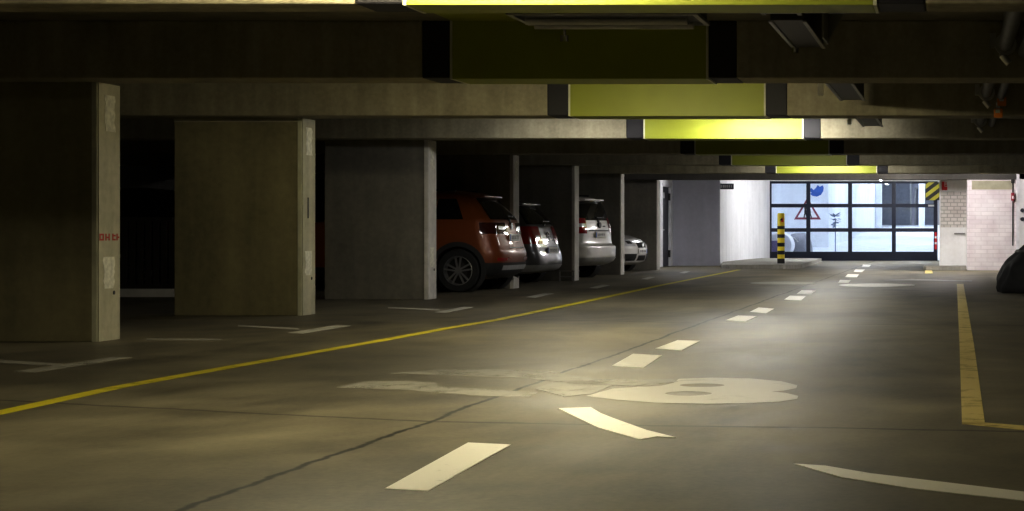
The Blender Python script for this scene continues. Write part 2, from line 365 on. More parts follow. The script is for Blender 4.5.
# ------------------------------------------------------------------ piers
D = [15.75 + 4.93*k for k in range(7)]
PX, PW, PT = -7.5, 1.47, .42
ordw = ['nearest, in dark shade with red marks on its pale end', 'second nearest, its olive face lit and its end patched white',
        'third nearest, just left of the orange car', 'fourth, between the orange car and the grey car',
        'fifth, between the grey car and the white boxy car', 'sixth, between the white boxy car and the white car nose',
        'farthest, beside the dark steel door']
for k, d in enumerate(D):
    p = empty('concrete_pier', (PX-PW/2, d+PT/2, 0))
    tag(p, 'broad concrete pier ' + ordw[k], 'pillar', 'concrete piers along the left of the lane')
    w, t = PW/2, PT/2
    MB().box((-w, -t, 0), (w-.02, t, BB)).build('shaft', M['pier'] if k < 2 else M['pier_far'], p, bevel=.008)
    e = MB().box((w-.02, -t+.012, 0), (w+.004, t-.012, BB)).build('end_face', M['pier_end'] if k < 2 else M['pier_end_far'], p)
    if k < 5:
        MB().box((w-.05, -t-.008, 0), (w-.004, -t-.0005, BB)).build('corner_strip', M['edge'] if k < 2 else M['pier_end_far'], p)
    if k == 1:
        MB().box((-w, -t-.012, BB-.045), (w-.05, -t-.001, BB-.004)).build('grout_line', M['grout'], p)
    rnd = random.Random(k)
    def ragged(yc, z0, z1, hw):
        pts = []
        n = 9
        for i in range(n): pts.append((yc-hw+rnd.uniform(-.02, .02), z0+(z1-z0)*i/(n-1)))
        for i in range(n): pts.append((yc+hw+rnd.uniform(-.02, .02), z1-(z1-z0)*i/(n-1)))
        m = MB(); nn = len(pts)
        m.add([(w+.004, y, z) for y, z in pts] + [(w+.008, y, z) for y, z in pts],
              [tuple(range(nn)), tuple(range(nn, 2*nn))] + [(i, (i+1) % nn, nn+(i+1) % nn, nn+i) for i in range(nn)])
        return m
    if k < 4:
        ragged(.0, 1.85, 2.17, .09).build('filler_patch', M['patch'], p)
        ragged(-.02, .46, .74, .10).build('filler_patch', M['patch'], p)
        MB().cyl((w+.004, .08, .42), (w+.009, .08, .42), .018).build('anchor_hole', M['ink'], p)
    if k == 1:
        MB().box((w+.004, -.05, 1.12), (w+.008, -.02, 1.36)).build('dark_slot', M['ink'], p)
    if k == 0:
        rmk = MB()
        for (a, b_, c_, d_) in ((-.19,.885,-.17,.945),(-.17,.885,-.13,.90),(-.13,.885,-.11,.945),(-.17,.93,-.13,.945),(-.08,.885,-.06,.945),(-.06,.905,-.02,.92),(-.02,.885,0,.945),
                                 (.05,.885,.07,.945),(.07,.885,.11,.9),(.07,.92,.11,.935),(.13,.885,.15,.945),(.15,.905,.18,.92)):
            rmk.box((w+.004, a, b_), (w+.007, c_, d_))
        tmp = rmk.v, rmk.f
        for a0, a1 in ((0, 4), (4, 7), (7, 12)):
            part = MB(); part.add(rmk.v[a0*8:a1*8], [tuple(i-a0*8 for i in f) for f in rmk.f[a0*6:a1*6]]); part.build('red_mark', M['redmark'], p)

# ------------------------------------------------------------------ beams
def beam(y0, y1, gx0, gx1, label, bw=.24, x0=-17.2, x1=9.2, zb=BB):
    b = empty('ceiling_beam', (0, (y0+y1)/2, zb)); tag(b, label, 'beam', 'cross beams under the ceiling')
    t = (y1-y0)/2; h = CE-zb
    def seg(a, c, name, m, o=0.0):
        return MB().box((a, -t-o, -o if o else 0), (c, t+o, h)).build(name, m, b, bevel=.012 if not o else .004)
    seg(x0, gx0-bw, 'concrete_span', M['beam']); seg(gx1+bw, x1, 'concrete_span', M['beam'])
    seg(gx0-bw, gx0, 'black_band', M['band']); seg(gx1, gx1+bw, 'black_band', M['band'])
    seg(gx0+.02, gx1-.02, 'green_panel', M['green'], .006)
    MB().box((gx0, -t-.008, -.008), (gx0+.02, t+.008, h)).build('pale_edge', M['edge'], b)
    MB().box((gx1-.02, -t-.008, -.008), (gx1, t+.008, h)).build('pale_edge', M['edge'], b)
bl = ['at the top edge of the picture, lime paint on its lit front', 'nearest full one, dark, resting on the nearest pier', 'second full one, olive lit with dull lime paint, on the second pier',
      'third full one, pale lit with bright lime paint', 'fourth full one, in dark shade with dull lime paint', 'fifth full one, dim grey with dark lime paint',
      'sixth full one, thin bright lime strip before the glazed door', 'farthest, dark, right before the glazed door']
beam(10.34, 10.72, -3.17, -.45, 'concrete cross beam ' + bl[0], .28)
GX = [(-4.30, -2.10), (-4.35, -2.13), (-4.36, -2.12), (-4.36, -2.10), (-4.36, -2.10), (-3.98, -1.73), (-4.36, -2.12)]
for k, d in enumerate(D[:6]):
    beam(d-.42, d+.12, GX[k][0], GX[k][1], 'concrete cross beam ' + bl[k+1])
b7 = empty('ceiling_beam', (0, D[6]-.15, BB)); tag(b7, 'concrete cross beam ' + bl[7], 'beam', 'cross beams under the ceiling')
MB().box((-17.2, -.27, 0), (9.2, .27, CE-BB)).build('concrete_span', M['shadebeam'], b7, bevel=.012)
# lime strip painted on the ceiling of the first bay
cs = struct(MB().box((-4.28, 10.72, CE-.004), (-2.12, 15.33, CE)).build('trim_ceiling_paint', M['green']))

# ------------------------------------------------------------------ lamps
def lamp(y, x, col, s, label, on=True):
    o = empty('ceiling_light', (x, y, CE)); tag(o, label, 'ceiling light', 'flat lamp boxes across the lane')
    MB().box((-.70, -.34, -.14), (.70, .34, 0)).build('housing', M['dark_metal'], o, bevel=.01)
    fr = MB().box((-.72, -.36, -.165), (.72, -.32, -.14)).box((-.72, .32, -.165), (.72, .36, -.14)).box((-.72, -.32, -.165), (-.68, .32, -.14)).box((.68, -.32, -.165), (.72, .32, -.14))
    fr.build('rim', M['metal'], o)
    m = tube_mat('lamp_tube', col, s) if on else M['paint_metal']
    for yy in (-.15, .15):
        MB().cyl((-.62, yy, -.19), (.62, yy, -.19), .028, 12).build('tube', m, o, smooth=40)
    if not on:
        MB().cyl((-.42, .30, -.165), (-.42, .30, -.25), .012).cyl((-.42, .30, -.25), (-.42, .30, -.30), .035, 16).build('sensor', M['chrome'], o)
WARM = (1.0, .90, .62); NEUT = (1.0, .97, .92); COOL = (.95, .96, 1.0)
lamp(13.9, -2.66, WARM, 0, 'unlit flat lamp box below the nearest dark beam', False)
LAMPS = [(-1.0, -2.6, WARM, 90), (9.2, -2.8, WARM, 165), (16.9, -3.4, WARM, 175), (24.1, -2.7, NEUT, 150), (24.0, -5.2, NEUT, 34), (32.6, -2.6, NEUT, 50), (38.8, -2.8, NEUT, 120)]  # the lamp left of the lane is added to brighten the third beam
for (y, x, c, s) in LAMPS:
    lamp(y, x, c, s, {-1.0: 'lit flat lamp box on the ceiling behind the viewpoint', 9.2: 'lit flat lamp box above the near floor', 16.9: 'lit flat lamp box between the first and second full beams',
                      32.6: 'lit flat lamp box between the fourth and fifth full beams', 24.0: 'added flat lamp box left of the lane, brightening the third full beam', 24.1: 'lit flat lamp box between the second and third full beams', 38.8: 'lit flat lamp box between the fifth and sixth full beams'}[y])
def strip(y, x, z, col, s, label, length=1.5, group='strip lights at the far end'):
    o = empty('ceiling_strip_light', (x, y, z)); tag(o, label, 'ceiling light', group)
    MB().box((-.09, -length/2, -.08), (.09, length/2, 0)).build('housing', M['paint_metal'], o)
    MB().cyl((0, -length/2+.05, -.11), (0, length/2-.05, -.11), .028, 12).build('tube', tube_mat('strip_tube', col, s), o, smooth=40)
strip(54.2, -3.2, CE, COOL, 330, 'lit strip light on the ceiling before the glazed door, nearer one')
strip(57.6, -2.4, CE, COOL, 280, 'lit strip light on the ceiling before the glazed door, farther one')
strip(42.9, -.25, CE, (1, .95, .95), 330, 'added strip light on the ceiling, brightening the white brick wall')  # unseen lamp put in to light the brick from the front
strip(43.2, -2.0, CE, (1, .96, .94), 170, 'added strip light past the sixth full beam, brightening the white column')  # extra unseen lamp put in for the column and floor
strip(47.8, -7.2, CE, COOL, 130, 'added strip light on the ceiling, brightening the shaded wall')  # hidden behind the beam, put in to lift the end wall
for (y, x) in ((64.5, -5.0), (64.5, -1.5), (72, -1.5), (79, -1.0), (84.5, -1.5)):  # the last strip is added to lift the end wall and gates
    strip(y, x, 4.2, (.86, .92, 1.0), 205, 'lit strip light high over the ramp, %s' % {(64.5,-5.0): 'before the bird mural', (64.5,-1.5): 'nearest the glazed door on the right', (72,-1.5): 'halfway up the ramp', (79,-1.0): 'near the dark gates', (84.5,-1.5): 'added to brighten the dark gates'}[(y, x)], 2.4, 'strip lights over the ramp')

# lengthwise metal trunking boxes right of the lane
def trunk(x, y0, y1, z0, z1, label, m):
    o = empty('metal_box', (x, (y0+y1)/2, z0)); tag(o, label, 'metal box', 'metal trunking boxes under the ceiling')
    l = (y1-y0)/2
    MB().box((-.125, -l, 0), (.125, l, z1-z0)).build('body', m, o, bevel=.006)
    MB().box((-.14, -l, -.012), (-.11, l, 0)).build('edge_rail', M['metal'], o); MB().box((.11, -l, -.012), (.14, l, 0)).build('edge_rail', M['metal'], o)
    return o
trunk(-1.22, 11.6, 12.70, 2.50, CE, 'light grey metal box under the lime edge of the top beam', M['paint_metal'])
t2 = trunk(-1.22, 13.1, 15.0, 2.50, CE, 'dark metal box hanging lengthwise before the nearest dark beam', M['dark_metal'])
MB().box((.20, -.25, -.05), (.215, .25, .20)).box((.20, -.25, .19), (.34, .25, .20)).add([(.20,.24,-.05),(.20,.24,.2),(.34,.24,.2)], [(0,1,2)]).build('perforated_bracket', M['metal'], t2)
MB().cyl((-.10, .85, -.012), (-.10, .85, -.06), .03).build('end_knob', M['chrome'], t2)
def trunk_row(y0, y1, label):
    o = trunk(-1.13, y0, y1, 2.42, CE, label, M['dark_metal'])
    l = (y1-y0)/2
    MB().box((-.21, -l-.02, -.12), (-.16, -l+.03, .16)).build('end_bracket', M['zinc'], o)
    MB().prism_y([(-.10, .0), (.10, .05), (.10, .06), (-.10, .10)], -l-.03, -l).build('end_cap', M['white_frame'], o)
trunk_row(17.6, 19.9, 'dark metal box with a bright bracket before the second full beam')
trunk_row(22.4, 24.8, 'dark metal box before the third full beam, bright bracket end')

# pipe runs on the right
def pipe_run(y0, y1, x, z, label, valves=False):
    o = empty('ceiling_pipe', (x, (y0+y1)/2, z)); tag(o, label, 'pipe', 'grey pipes under the ceiling on the right')
    l = (y1-y0)/2
    MB().cyl((0, -l, 0), (0, l, 0), .062, 24).build('pipe', M['pipe'], o, smooth=40)
    MB().cyl((.16, -l, -.03), (.16, l, -.03), .045, 20).build('side_pipe', M['pipe'], o, smooth=40)
    MB().cyl((0, l-.42, 0), (0, l-.34, 0), .09, 24).box((-.13, l-.41, -.03), (-.08, l-.35, .09)).cyl((-.03, l-.38, -.09), (.03, l-.38, -.16), .03).build('coupling', M['zinc'], o, smooth=40)
    for ya in (-l+.4, l-.6): MB().box((-.02, ya, .05), (.02, ya+.04, CE-z)).build('hanger', M['zinc'], o)
    if valves:
        for (vx, vz) in ((.17, -.09), (.13, -.22)):
            v = MB().box((vx-.05, l-.3, vz-.05), (vx+.05, l-.2, vz+.05)).build('orange_valve', M['orange'], o, bevel=.012)
            MB().cyl((vx, l-.25, vz+.05), (vx, l-.25, vz+.12), .02).box((vx-.03, l-.305, vz+.0), (vx+.02, l-.3, vz+.04)).build('valve_cap', M['sign_white'], v)
pipe_run(10.72, 15.33, .42, 2.52, 'grey pipe pair with a coupling, before the nearest dark beam')
pipe_run(15.87, 20.26, .35, 2.50, 'grey pipe with two orange valves, before the second full beam', True)
pipe_run(20.80, 25.19, .35, 2.50, 'grey pipe in shade before the third full beam')

# ------------------------------------------------------------------ road markings (paint a hair above the slab)
def mark(name, polys, mat, label, cat='road marking', group=None, z=.003):
    m = MB()
    for poly in polys: m.prism([fl(*p) for p in poly], .0004, z)
    return tag(m.build(name, mat), label, cat, group)
def poly_line(pts, wid):
    L_, R_ = [], []
    P = [Vector(fl(*p)) for p in pts]
    for i, p in enumerate(P):
        a = P[max(0, i-1)]; b = P[min(len(P)-1, i+1)]; t = (b-a).normalized(); n = Vector((-t.y, t.x))
        L_.append(p+n*wid/2); R_.append(p-n*wid/2)
    return [tuple(v) for v in L_ + R_[::-1]]
def line(name, pts, wid, mat, label, cat='road marking', group=None, z=.003):
    q = poly_line(pts, wid); n = len(q)//2; m = MB()
    for i in range(n-1): m.prism([q[i], q[i+1], q[2*n-2-i], q[2*n-1-i]], .0004, z)
    return tag(m.build(name, mat), label, cat, group)
line('yellow_line', [(-60, 425), (0, 412.8), (117, 387.4), (234, 366.5), (376, 341.5), (444, 329), (498, 319.7), (574, 304), (660, 285.5), (739, 269.8)], .115, M['yellow_paint'],
     'long yellow line on the floor along the left of the lane')
mark('yellow_line', [[(962, 424), (985, 423), (1100, 432), (1100, 438)], [(959.5, 345), (974, 345), (985, 424), (962, 424.5)], [(956.8, 284), (963.5, 284), (974, 345.1), (959.5, 345.1)]], M['pale_yellow'],
     'pale yellow line with a corner on the right floor')
mark('yellow_mark', [[(925, 270.5), (932, 270.5), (933, 273.5), (925, 273.5)]], M['pale_yellow'], 'short yellow mark before the kerb of the white column')
dash = [[(385, 489), (428, 491.5), (511, 445), (468, 443)], [(612, 366), (643, 368), (662, 355.5), (633, 354)], [(655.5, 348.6), (681, 350.7), (700, 341), (677.5, 340.4)],
        [(725.6, 320.4), (745, 321.6), (757, 316.3), (738, 315.6)], [(749.7, 312), (766, 313.4), (774, 308.8), (758.6, 307.6)], [(784, 299.7), (801, 300.5), (806, 296.4), (790, 295.7)],
        [(796.7, 293.9), (811, 294.3), (816, 290.6), (801.6, 290.2)], [(838, 282.9), (848.5, 283.1), (850.6, 280.2), (840, 279.9)], [(845, 277.1), (857, 277.4), (859, 274.4), (847.7, 274.1)],
        [(853.5, 271.8), (861.8, 272.2), (865, 269.6), (855.5, 269.3)], [(861.8, 266.7), (869, 267), (871, 265), (863, 264.7)]]
dl = ['nearest and largest, at the bottom of the picture', 'second from the viewer, dull, behind the worn painted shape', 'third from the viewer, right behind the dull one', 'fourth from the viewer', 'fifth from the viewer',
      'sixth from the viewer', 'seventh from the viewer', 'fourth from the glazed door', 'third from the glazed door', 'second from the glazed door', 'nearest the glazed door']
for q, t in zip(dash, dl):
    mark('lane_dash', [q], M['white_paint'], 'white lane dash on the floor, ' + t, group='white dashes along the lane')
def z3(pts): return [(320+.6875*x, 240+.6875*y) for x, y in pts]
def zq(pts): return [(320+.488*x, 350+.488*y) for x, y in pts]
mark('curved_stroke', [zq([(487,120),(555,118),(575,130),(520,136)]), zq([(520,136),(575,130),(600,140),(570,160)]), zq([(570,160),(600,140),(670,165),(655,184)]), zq([(655,184),(670,165),(730,180),(690,178)])], M['white_paint'],
     'short curved white stroke left of centre, before the worn painted shape')
mark('curved_stroke', [z3([(689,326),(735,329),(800,340),(760,346)]), z3([(760,346),(800,340),(900,352),(860,362)]), z3([(860,362),(900,352),(1024,367),(1024,380)]), z3([(1024,380),(1024,367),(1150,377),(1150,392)])], M['white_paint'],
     'long white curved stroke at the bottom right')
def ell(cx, cy, rx, ry, n=40, a0=0, a1=2*PI): return [(cx+rx*math.cos(a0+(a1-a0)*i/(n-1 if a1-a0 < 6.2 else n)), cy+ry*math.sin(a0+(a1-a0)*i/(n-1 if a1-a0 < 6.2 else n))) for i in range(n)]
# worn symbol: two-lobed figure with two holes, triangulated with its holes
def holed(outer, holes):
    bm = bmesh.new(); es = []
    for loop in [outer] + holes:
        vs = [bm.verts.new(fl(*p) + (.003,)) for p in loop]
        es += [bm.edges.new((vs[i], vs[(i+1) % len(vs)])) for i in range(len(vs))]
    bmesh.ops.triangle_fill(bm, use_beauty=True, edges=es)
    bmesh.ops.recalc_face_normals(bm, faces=bm.faces)
    for f in bm.faces:
        if f.normal.z < 0: f.normal_flip()
    me = bpy.data.meshes.new('painted_figure'); bm.to_mesh(me); bm.free(); return me
out = zq([(545,95),(600,80),(700,74),(725,68),(735,60),(800,57.5),(880,59),(945,65),(978,73),(976,79),(950,84),(925,86),(955,89),(980,95),(978,101),(940,107),(870,110),(790,111),(690,109),(610,103)])
me = holed(out, [zq(ell(783,73,46,3.6,28)), zq(ell(755,90,48,4.6,28))])
me.materials.append(M['figure_paint']); o = bpy.data.objects.new('painted_figure', me); C.objects.link(o)
tag(o, 'worn white painted figure with two holes and two lobes on the lane floor', 'road marking')
mark('painted_figure', [zq([(145,48),(230,41),(350,40),(470,44),(560,60),(640,62),(720,60),(735,66),(640,74),(540,72),(430,58),(300,53)]),
                        zq([(35,77),(90,65),(180,64),(240,68),(240,76),(330,80),(445,88),(430,97),(330,95),(180,82)]),
                        zq([(440,80),(480,66),(560,62),(600,72),(560,90),(500,96)])], M['faint_paint'], 'faint worn white bars on the lane floor left of the two-lobed figure')
tick = [([(15,371.8),(34,372.7),(132,357.5),(112,357.5)], [(-60,361),(0,360),(63,364),(60,366.5),(0,363),(-60,364)]), ([(288,332.9),(303,333.7),(350.6,325.9),(337,325.2)], [(238,325.2),(298,328.3),(300,329.8),(238,326.4)]),
        ([(434.6,312.4),(445,313),(473.6,307.3),(464,306.9)], [(388,307.3),(439,309.4),(440,310.4),(388,308.2)]), ([(526,297.2),(535,298),(553.8,293.6),(545,293.1)], None),
        ([(589,288),(597,288.5),(610,285.2),(602,284.8)], None), ([(641,279.2),(647,279.5),(655,277.2),(649,276.9)], None), ([(679,273),(684,273.3),(690,271.6),(685,271.3)], None)]
tl = ['before the nearest pier', 'before the second pier', 'before the third pier', 'before the orange car', 'before the grey car', 'before the sixth pier', 'nearest the dark steel door']
for (a, b_), t in zip(tick, tl):
    mark('bay_mark', [a] + ([b_] if b_ else []), M['worn_paint'] if t != 'before the nearest pier' else M['faint_paint'], 'thin white bay mark on the floor ' + t, group='white parking bay marks')
mark('bay_line', [[(146, 338.6), (220, 339), (222, 340.5), (146, 340.2)]], M['faint_paint'], 'faint white line on the floor between the first two piers')
mark('far_marking', [ell(783, 283.2, 33, 1.4, 24)], M['worn_paint'], 'faint white flat marking far down the lane, left of the dashes', group='far white lane markings')
mark('far_marking', [ell(877, 285.2, 38, 1.7, 24)], M['white_paint'], 'bright white flat marking far down the lane, right of the dashes', group='far white lane markings')
mark('far_line', [[(884, 280.3), (912, 279), (972, 280.8), (972, 281.6), (912, 280.5)]], M['worn_paint'], 'thin white line on the floor before the white column')

# ------------------------------------------------------------------ bollard, signs and other small things
bo = empty('bollard', (-174*48.8/F, 48.8, .11)); tag(bo, 'yellow and black banded bollard on the concrete kerb island', 'bollard')
R = .098
MB().lathe([(0,0),(R,0),(R,1.33),(R-.02,1.36),(0,1.36)], (0,0,0), 'z', 28).build('post', plain('signal_yellow', (.82, .66, .03), .45), bo, smooth=40)
for (a, b_) in ((275,291),(317,335),(360,379),(400,419),(440,464)):
    z1 = (464-a)/254*1.36; z0 = (464-b_)/254*1.36
    MB().lathe([(R+.003, z0),(R+.003, z1)], (0,0,0), 'z', 28).build('black_band', M['ink'], bo, smooth=40)
MB().prism_y([(.0,1.12),(.08,1.12),(.07,1.24)], -R-.006, -R+.04).build('warning_sticker', M['sign_red'], bo)
MB().prism_y([(-.03,1.16),(.05,1.16),(.045,1.25)], -R-.008, -R+.03).build('black_sticker', M['ink'], bo)

hz = empty('hazard_board', (-.72, 60.1, 2.02)); tag(hz, 'yellow and black striped board at the top right of the glazed door', 'warning board')
MB().box((-.26, -.02, 0), (.26, .02, .60)).build('board', stripe_mat('hazard_stripes', 'z', .30, .1, (.015, .015, .012), (.42, .38, .04), .5, -.75), hz)
MB().box((-.2, .02, .45), (-.15, .2, .55)).box((.15, .02, .45), (.2, .2, .55)).build('bracket', M['dark_metal'], hz)

fs = empty('fire_sign', (-.27, 46.185, 2.02)); tag(fs, 'small red and white fire sign at the top of the white column', 'sign')
MB().box((-.08, -.02, 0), (.08, .015, .24)).build('plate', M['sign_white'], fs)
MB().box((-.07, -.026, .01), (.0, -.02, .23)).box((.0, -.026, .01), (.07, -.026+.006, .10)).build('red_field', M['sign_red'], fs)
MB().box((.015, -.026, .12), (.065, -.02, .15)).box((.03, -.026, .15), (.05, -.02, .22)).build('red_symbol', M['sign_red'], fs)
cb = empty('call_box', (1.44, 44.95, 1.74)); tag(cb, 'small red call box on the white brick wall', 'box')
MB().box((-.04, -.09, 0), (.04, 0, .20)).build('case', plain('dark_red_paint', (.30, .03, .05), .45), cb, bevel=.008)
MB().box((-.02, -.097, .05), (.02, -.09, .12)).build('window', M['sign_white'], cb)
cd = MB().cyl((1.44, 44.93, .62), (1.44, 44.93, 1.735), .014).cyl((1.44, 44.93, 1.945), (1.44, 44.93, 2.2), .014).box((1.40, 44.90, 2.18), (1.49, 44.95, 2.28)).build('conduit', M['dark_metal'])
tag(cd, 'thin dark conduit running past the red call box', 'conduit')
hd = MB().box((-.02, 46.15, .90), (.26, 46.20, .935)).build('rail', M['metal']); tag(hd, 'short grey rail low on the white column', 'rail')
ws = empty('wall_sign', (-6.655, 51.9, 2.18)); tag(ws, 'small dark sign with pale lettering high on the white wall', 'sign')
ws.rotation_euler = (0, 0, 0)
MB().box((-.06, -.55, 0), (.34, -.52, .16)).build('plate', M['doorleaf'], ws)
sw = MB()
for i, x in enumerate((-.03, .03, .08, .14, .2, .26)): sw.box((x, -.556, .045), (x+.03, -.55, .115))
sw.build('lettering', M['paint_metal'], ws)
bx = MB().box((-.06, -.52, .04), (-.02, .0, .12)).build('bracket', M['metal'], ws)
sb = MB().cyl((1.68, 44.87, 1.50), (1.68, 44.91, 1.50), .05).cyl((1.68, 44.87, 1.28), (1.68, 44.91, 1.28), .05).build('switch', M['doorleaf']); tag(sb, 'pair of dark round switches on the pale wall at the right edge', 'switch')
# little hoop at the fifth pier
hp = MB()
hx, hy = -7.55, 35.0
for x in (hx-.14, hx+.14): hp.cyl((x, hy, 0), (x, hy, .2), .015)
hp.cyl((hx-.155, hy, .2), (hx+.155, hy, .2), .015).cyl((hx-.14, hy, .09), (hx+.14, hy, .09), .012)
tag(hp.build('steel_hoop', M['metal']), 'low steel hoop on the floor before the fifth pier', 'hoop')

# hall things behind the glass
def at(px, py, Y): return ((px-VX)*Y/F, H-(py-VY)*Y/F)
bd = [(227,96),(236,80),(248,92),(258,84),(270,66),(280,76),(296,68),(300,80),(298,98),(286,116),(266,126),(244,122),(230,112),(238,106)]
mb = MB(); mb.prism_y([at(765+x/5.11, 172+y/5.11, 69) for x, y in bd], 68.985, 69.0)
tag(mb.build('wall_painting', M['bird']), 'blue bird shape painted on the white wall behind the glass', 'mural')
tr = empty('warning_sign', (at(807.5, 219.5, 67)[0], 67, at(807.5, 219.5, 67)[1])); tag(tr, 'red edged warning triangle with two dark walking figures behind the glass', 'sign')
s3 = 1.0
def tri(k, y0, y1):
    c = (0, .30); P = [(-.5, 0), (.5, 0), (0, .82)]
    return MB().prism_y([(c[0]+(x-c[0])*k, c[1]+(z-c[1])*k) for x, z in P], y0, y1)
tri(1, -.01, .02).build('red_border', plain('triangle_red', (.22, .05, .08), .5), tr); tri(.74, -.02, -.01).build('white_field', M['sign_white'], tr)
fg = MB()
for dx, k in ((-.08, 1.0), (.09, .85)):
    fg.cyl((dx, -.03, .36*k+.06), (dx, -.02, .36*k+.06), .04*k)
    fg.prism_y([(dx-.045, .20*k+.06), (dx+.045, .20*k+.06), (dx+.03, .33*k+.06), (dx-.03, .33*k+.06)], -.03, -.02)
    fg.prism_y([(dx-.07, .07), (dx-.03, .07), (dx+.02, .21*k+.06), (dx-.03, .21*k+.06)], -.03, -.02).prism_y([(dx+.04, .07), (dx+.08, .07), (dx+.03, .21*k+.06), (dx-.01, .21*k+.06)], -.03, -.02)
fg.build('walking_figure', M['ink'], tr)
MB().cyl((0, .03, -1.2), (0, .03, .80), .02).build('post', M['metal'], tr)
pl = empty('grey_plant', (at(835, 249, 66)[0], 66.2, .242)); tag(pl, 'spiky grey blue plant seen through the middle of the glazed door', 'plant')
MB().cyl((0, 0, 0), (0, 0, 1.2), .02).build('stem', M['mural'], pl)
lf = MB(); rl = random.Random(3)
for i in range(30):
    a = rl.uniform(0, 2*PI); z = rl.uniform(1.15, 1.65); l = rl.uniform(.2, .36); u = Vector((math.cos(a), math.sin(a), rl.uniform(-.3, .5)))*l; n = Vector((-math.sin(a), math.cos(a), 0))*.07
    c = Vector((0, 0, z*.8)); lf.add([c, c+u*.5+n, c+u, c+u*.5-n], [(0,1,2,3)])
lf.build('leaves', M['mural'], pl)
pu = MB().lathe([(0,0),(.20,0),(.26,.62),(.28,.64),(0,.64)], (at(773, 245, 61.8)[0]+.02, 61.75, .02), 'z', 24).build('purple_tub', M['purple'], smooth=40); tag(pu, 'purple tub beside the left edge of the glazed door', 'tub')

# ------------------------------------------------------------------ cars
def pchip(xs, ys):
    xs = np.array(xs, float); ys = np.array(ys, float); h = np.diff(xs); dl_ = np.diff(ys)/h; m = np.zeros(len(xs))
    for i in range(1, len(xs)-1):
        if dl_[i-1]*dl_[i] > 0:
            w1 = 2*h[i]+h[i-1]; w2 = h[i]+2*h[i-1]; m[i] = (w1+w2)/(w1/dl_[i-1]+w2/dl_[i])
    m[0] = dl_[0]; m[-1] = dl_[-1]
    def f(x):
        i = int(np.clip(np.searchsorted(xs, x)-1, 0, len(xs)-2)); t = (x-xs[i])/h[i]
        t = min(1, max(0, t))
        return ys[i]*(1+2*t)*(1-t)**2 + m[i]*h[i]*t*(1-t)**2 + ys[i+1]*t*t*(3-2*t) + m[i+1]*h[i]*t*t*(t-1)
    return f
class Shell:
    """car body as horizontal slices; x forward from the tail, t runs tail centre 0 > corner 1-2 > side 2-3 > corner 3-4 > nose centre 5"""
    def __init__(s, spec, bow=.09, barrel=.03):
        z = [r[0] for r in spec]; s.z0, s.z1 = z[0], z[-1]
        s.f = [pchip(z, [r[i] for r in spec]) for i in (1, 2, 3, 4)]; s.bow, s.barrel = bow, barrel
    def P(s, t, z, side=1, off=0.0):
        xr, xf, w, r = (f(z) for f in s.f)
        r = min(r, w*.95, (xf-xr)*.45)
        if t <= 1: y, x = t*(w-r), xr
        elif t <= 2: a = (t-1)*PI/2; y, x = w-r+r*math.sin(a), xr+r-r*math.cos(a)
        elif t <= 3: y, x = w, xr+r+(xf-xr-2*r)*(t-2)
        elif t <= 4: a = (t-3)*PI/2; y, x = w-r+r*math.cos(a), xf-r+r*math.sin(a)
        else: y, x = (5-t)*(w-r), xf
        L_ = max(.2, xf-xr); q = (x-xr)/L_
        k = (y/max(w, .05))**2*s.bow*min(1, w/.6)
        if q < .25: x += k*(1-q/.25)
        if q > .75: x -= 1.6*k*((q-.75)/.25)
        y *= 1-s.barrel*(2*q-1)**2
        p = Vector((x, y*side, z))
        if off:
            e = .004
            a = s.P(min(5, t+e), z, side)-s.P(max(0, t-e), z, side); b = s.P(t, min(s.z1, z+e), side)-s.P(t, max(s.z0, z-e), side)
            n = a.cross(b)
            if n.length > 1e-9:
                n.normalize()
                c = Vector((.5*(xr+xf), 0, z-.2*(z-.7)))
                if n.dot(p-c) < 0: n = -n
                p = p+n*off
        return p
    def body(s, nz=64):
        T = [i/6 for i in range(7)] + [1+i/6 for i in range(1, 7)] + [2+i/26 for i in range(1, 27)] + [3+i/6 for i in range(1, 7)] + [4+i/6 for i in range(1, 7)]
        ring = [(t, 1) for t in T] + [(t, -1) for t in T[-2:0:-1]]
        n = len(ring); vs, fs = [], []
        Z = [s.z0+(s.z1-s.z0)*i/nz for i in range(nz+1)]
        for z in Z: vs += [s.P(t, z, sd) for t, sd in ring]
        for j in range(nz):
            for i in range(n): fs.append((j*n+i, j*n+(i+1) % n, (j+1)*n+(i+1) % n, (j+1)*n+i))
        fs += [tuple(range(n))[::-1], tuple(range(nz*n, nz*n+n))]
        return MB().add(vs, fs)
    def patch(s, t0, t1, z0, z1, off, side=1, nt=14, nz=8, keep=None, both=False):
        m = MB()
        f0 = t0 if callable(t0) else (lambda z: t0); f1 = t1 if callable(t1) else (lambda z: t1)
        vs, fs = [], []
        sg = [(0, nt)] if not both else [(-nt, nt)]
        a, b = sg[0]
        cols = list(range(a, b+1))
        for j in range(nz+1):
            z = z0+(z1-z0)*j/nz; ta, tb = f0(z), f1(z)
            for i in cols:
                if both: vs.append(s.P(tb*abs(i)/nt, z, 1 if i >= 0 else -1, off) if t0 == 0 else s.P(5-(5-ta)*abs(i)/nt, z, 1 if i >= 0 else -1, off))
                else: vs.append(s.P(ta+(tb-ta)*i/nt, z, side, off))
        n = len(cols)
        for j in range(nz):
            for i in range(n-1):
                q = (j*n+i, j*n+i+1, (j+1)*n+i+1, (j+1)*n+i)
                if keep is None or all(keep(vs[k]) for k in q): fs.append(q)
        return m.add(vs, fs)

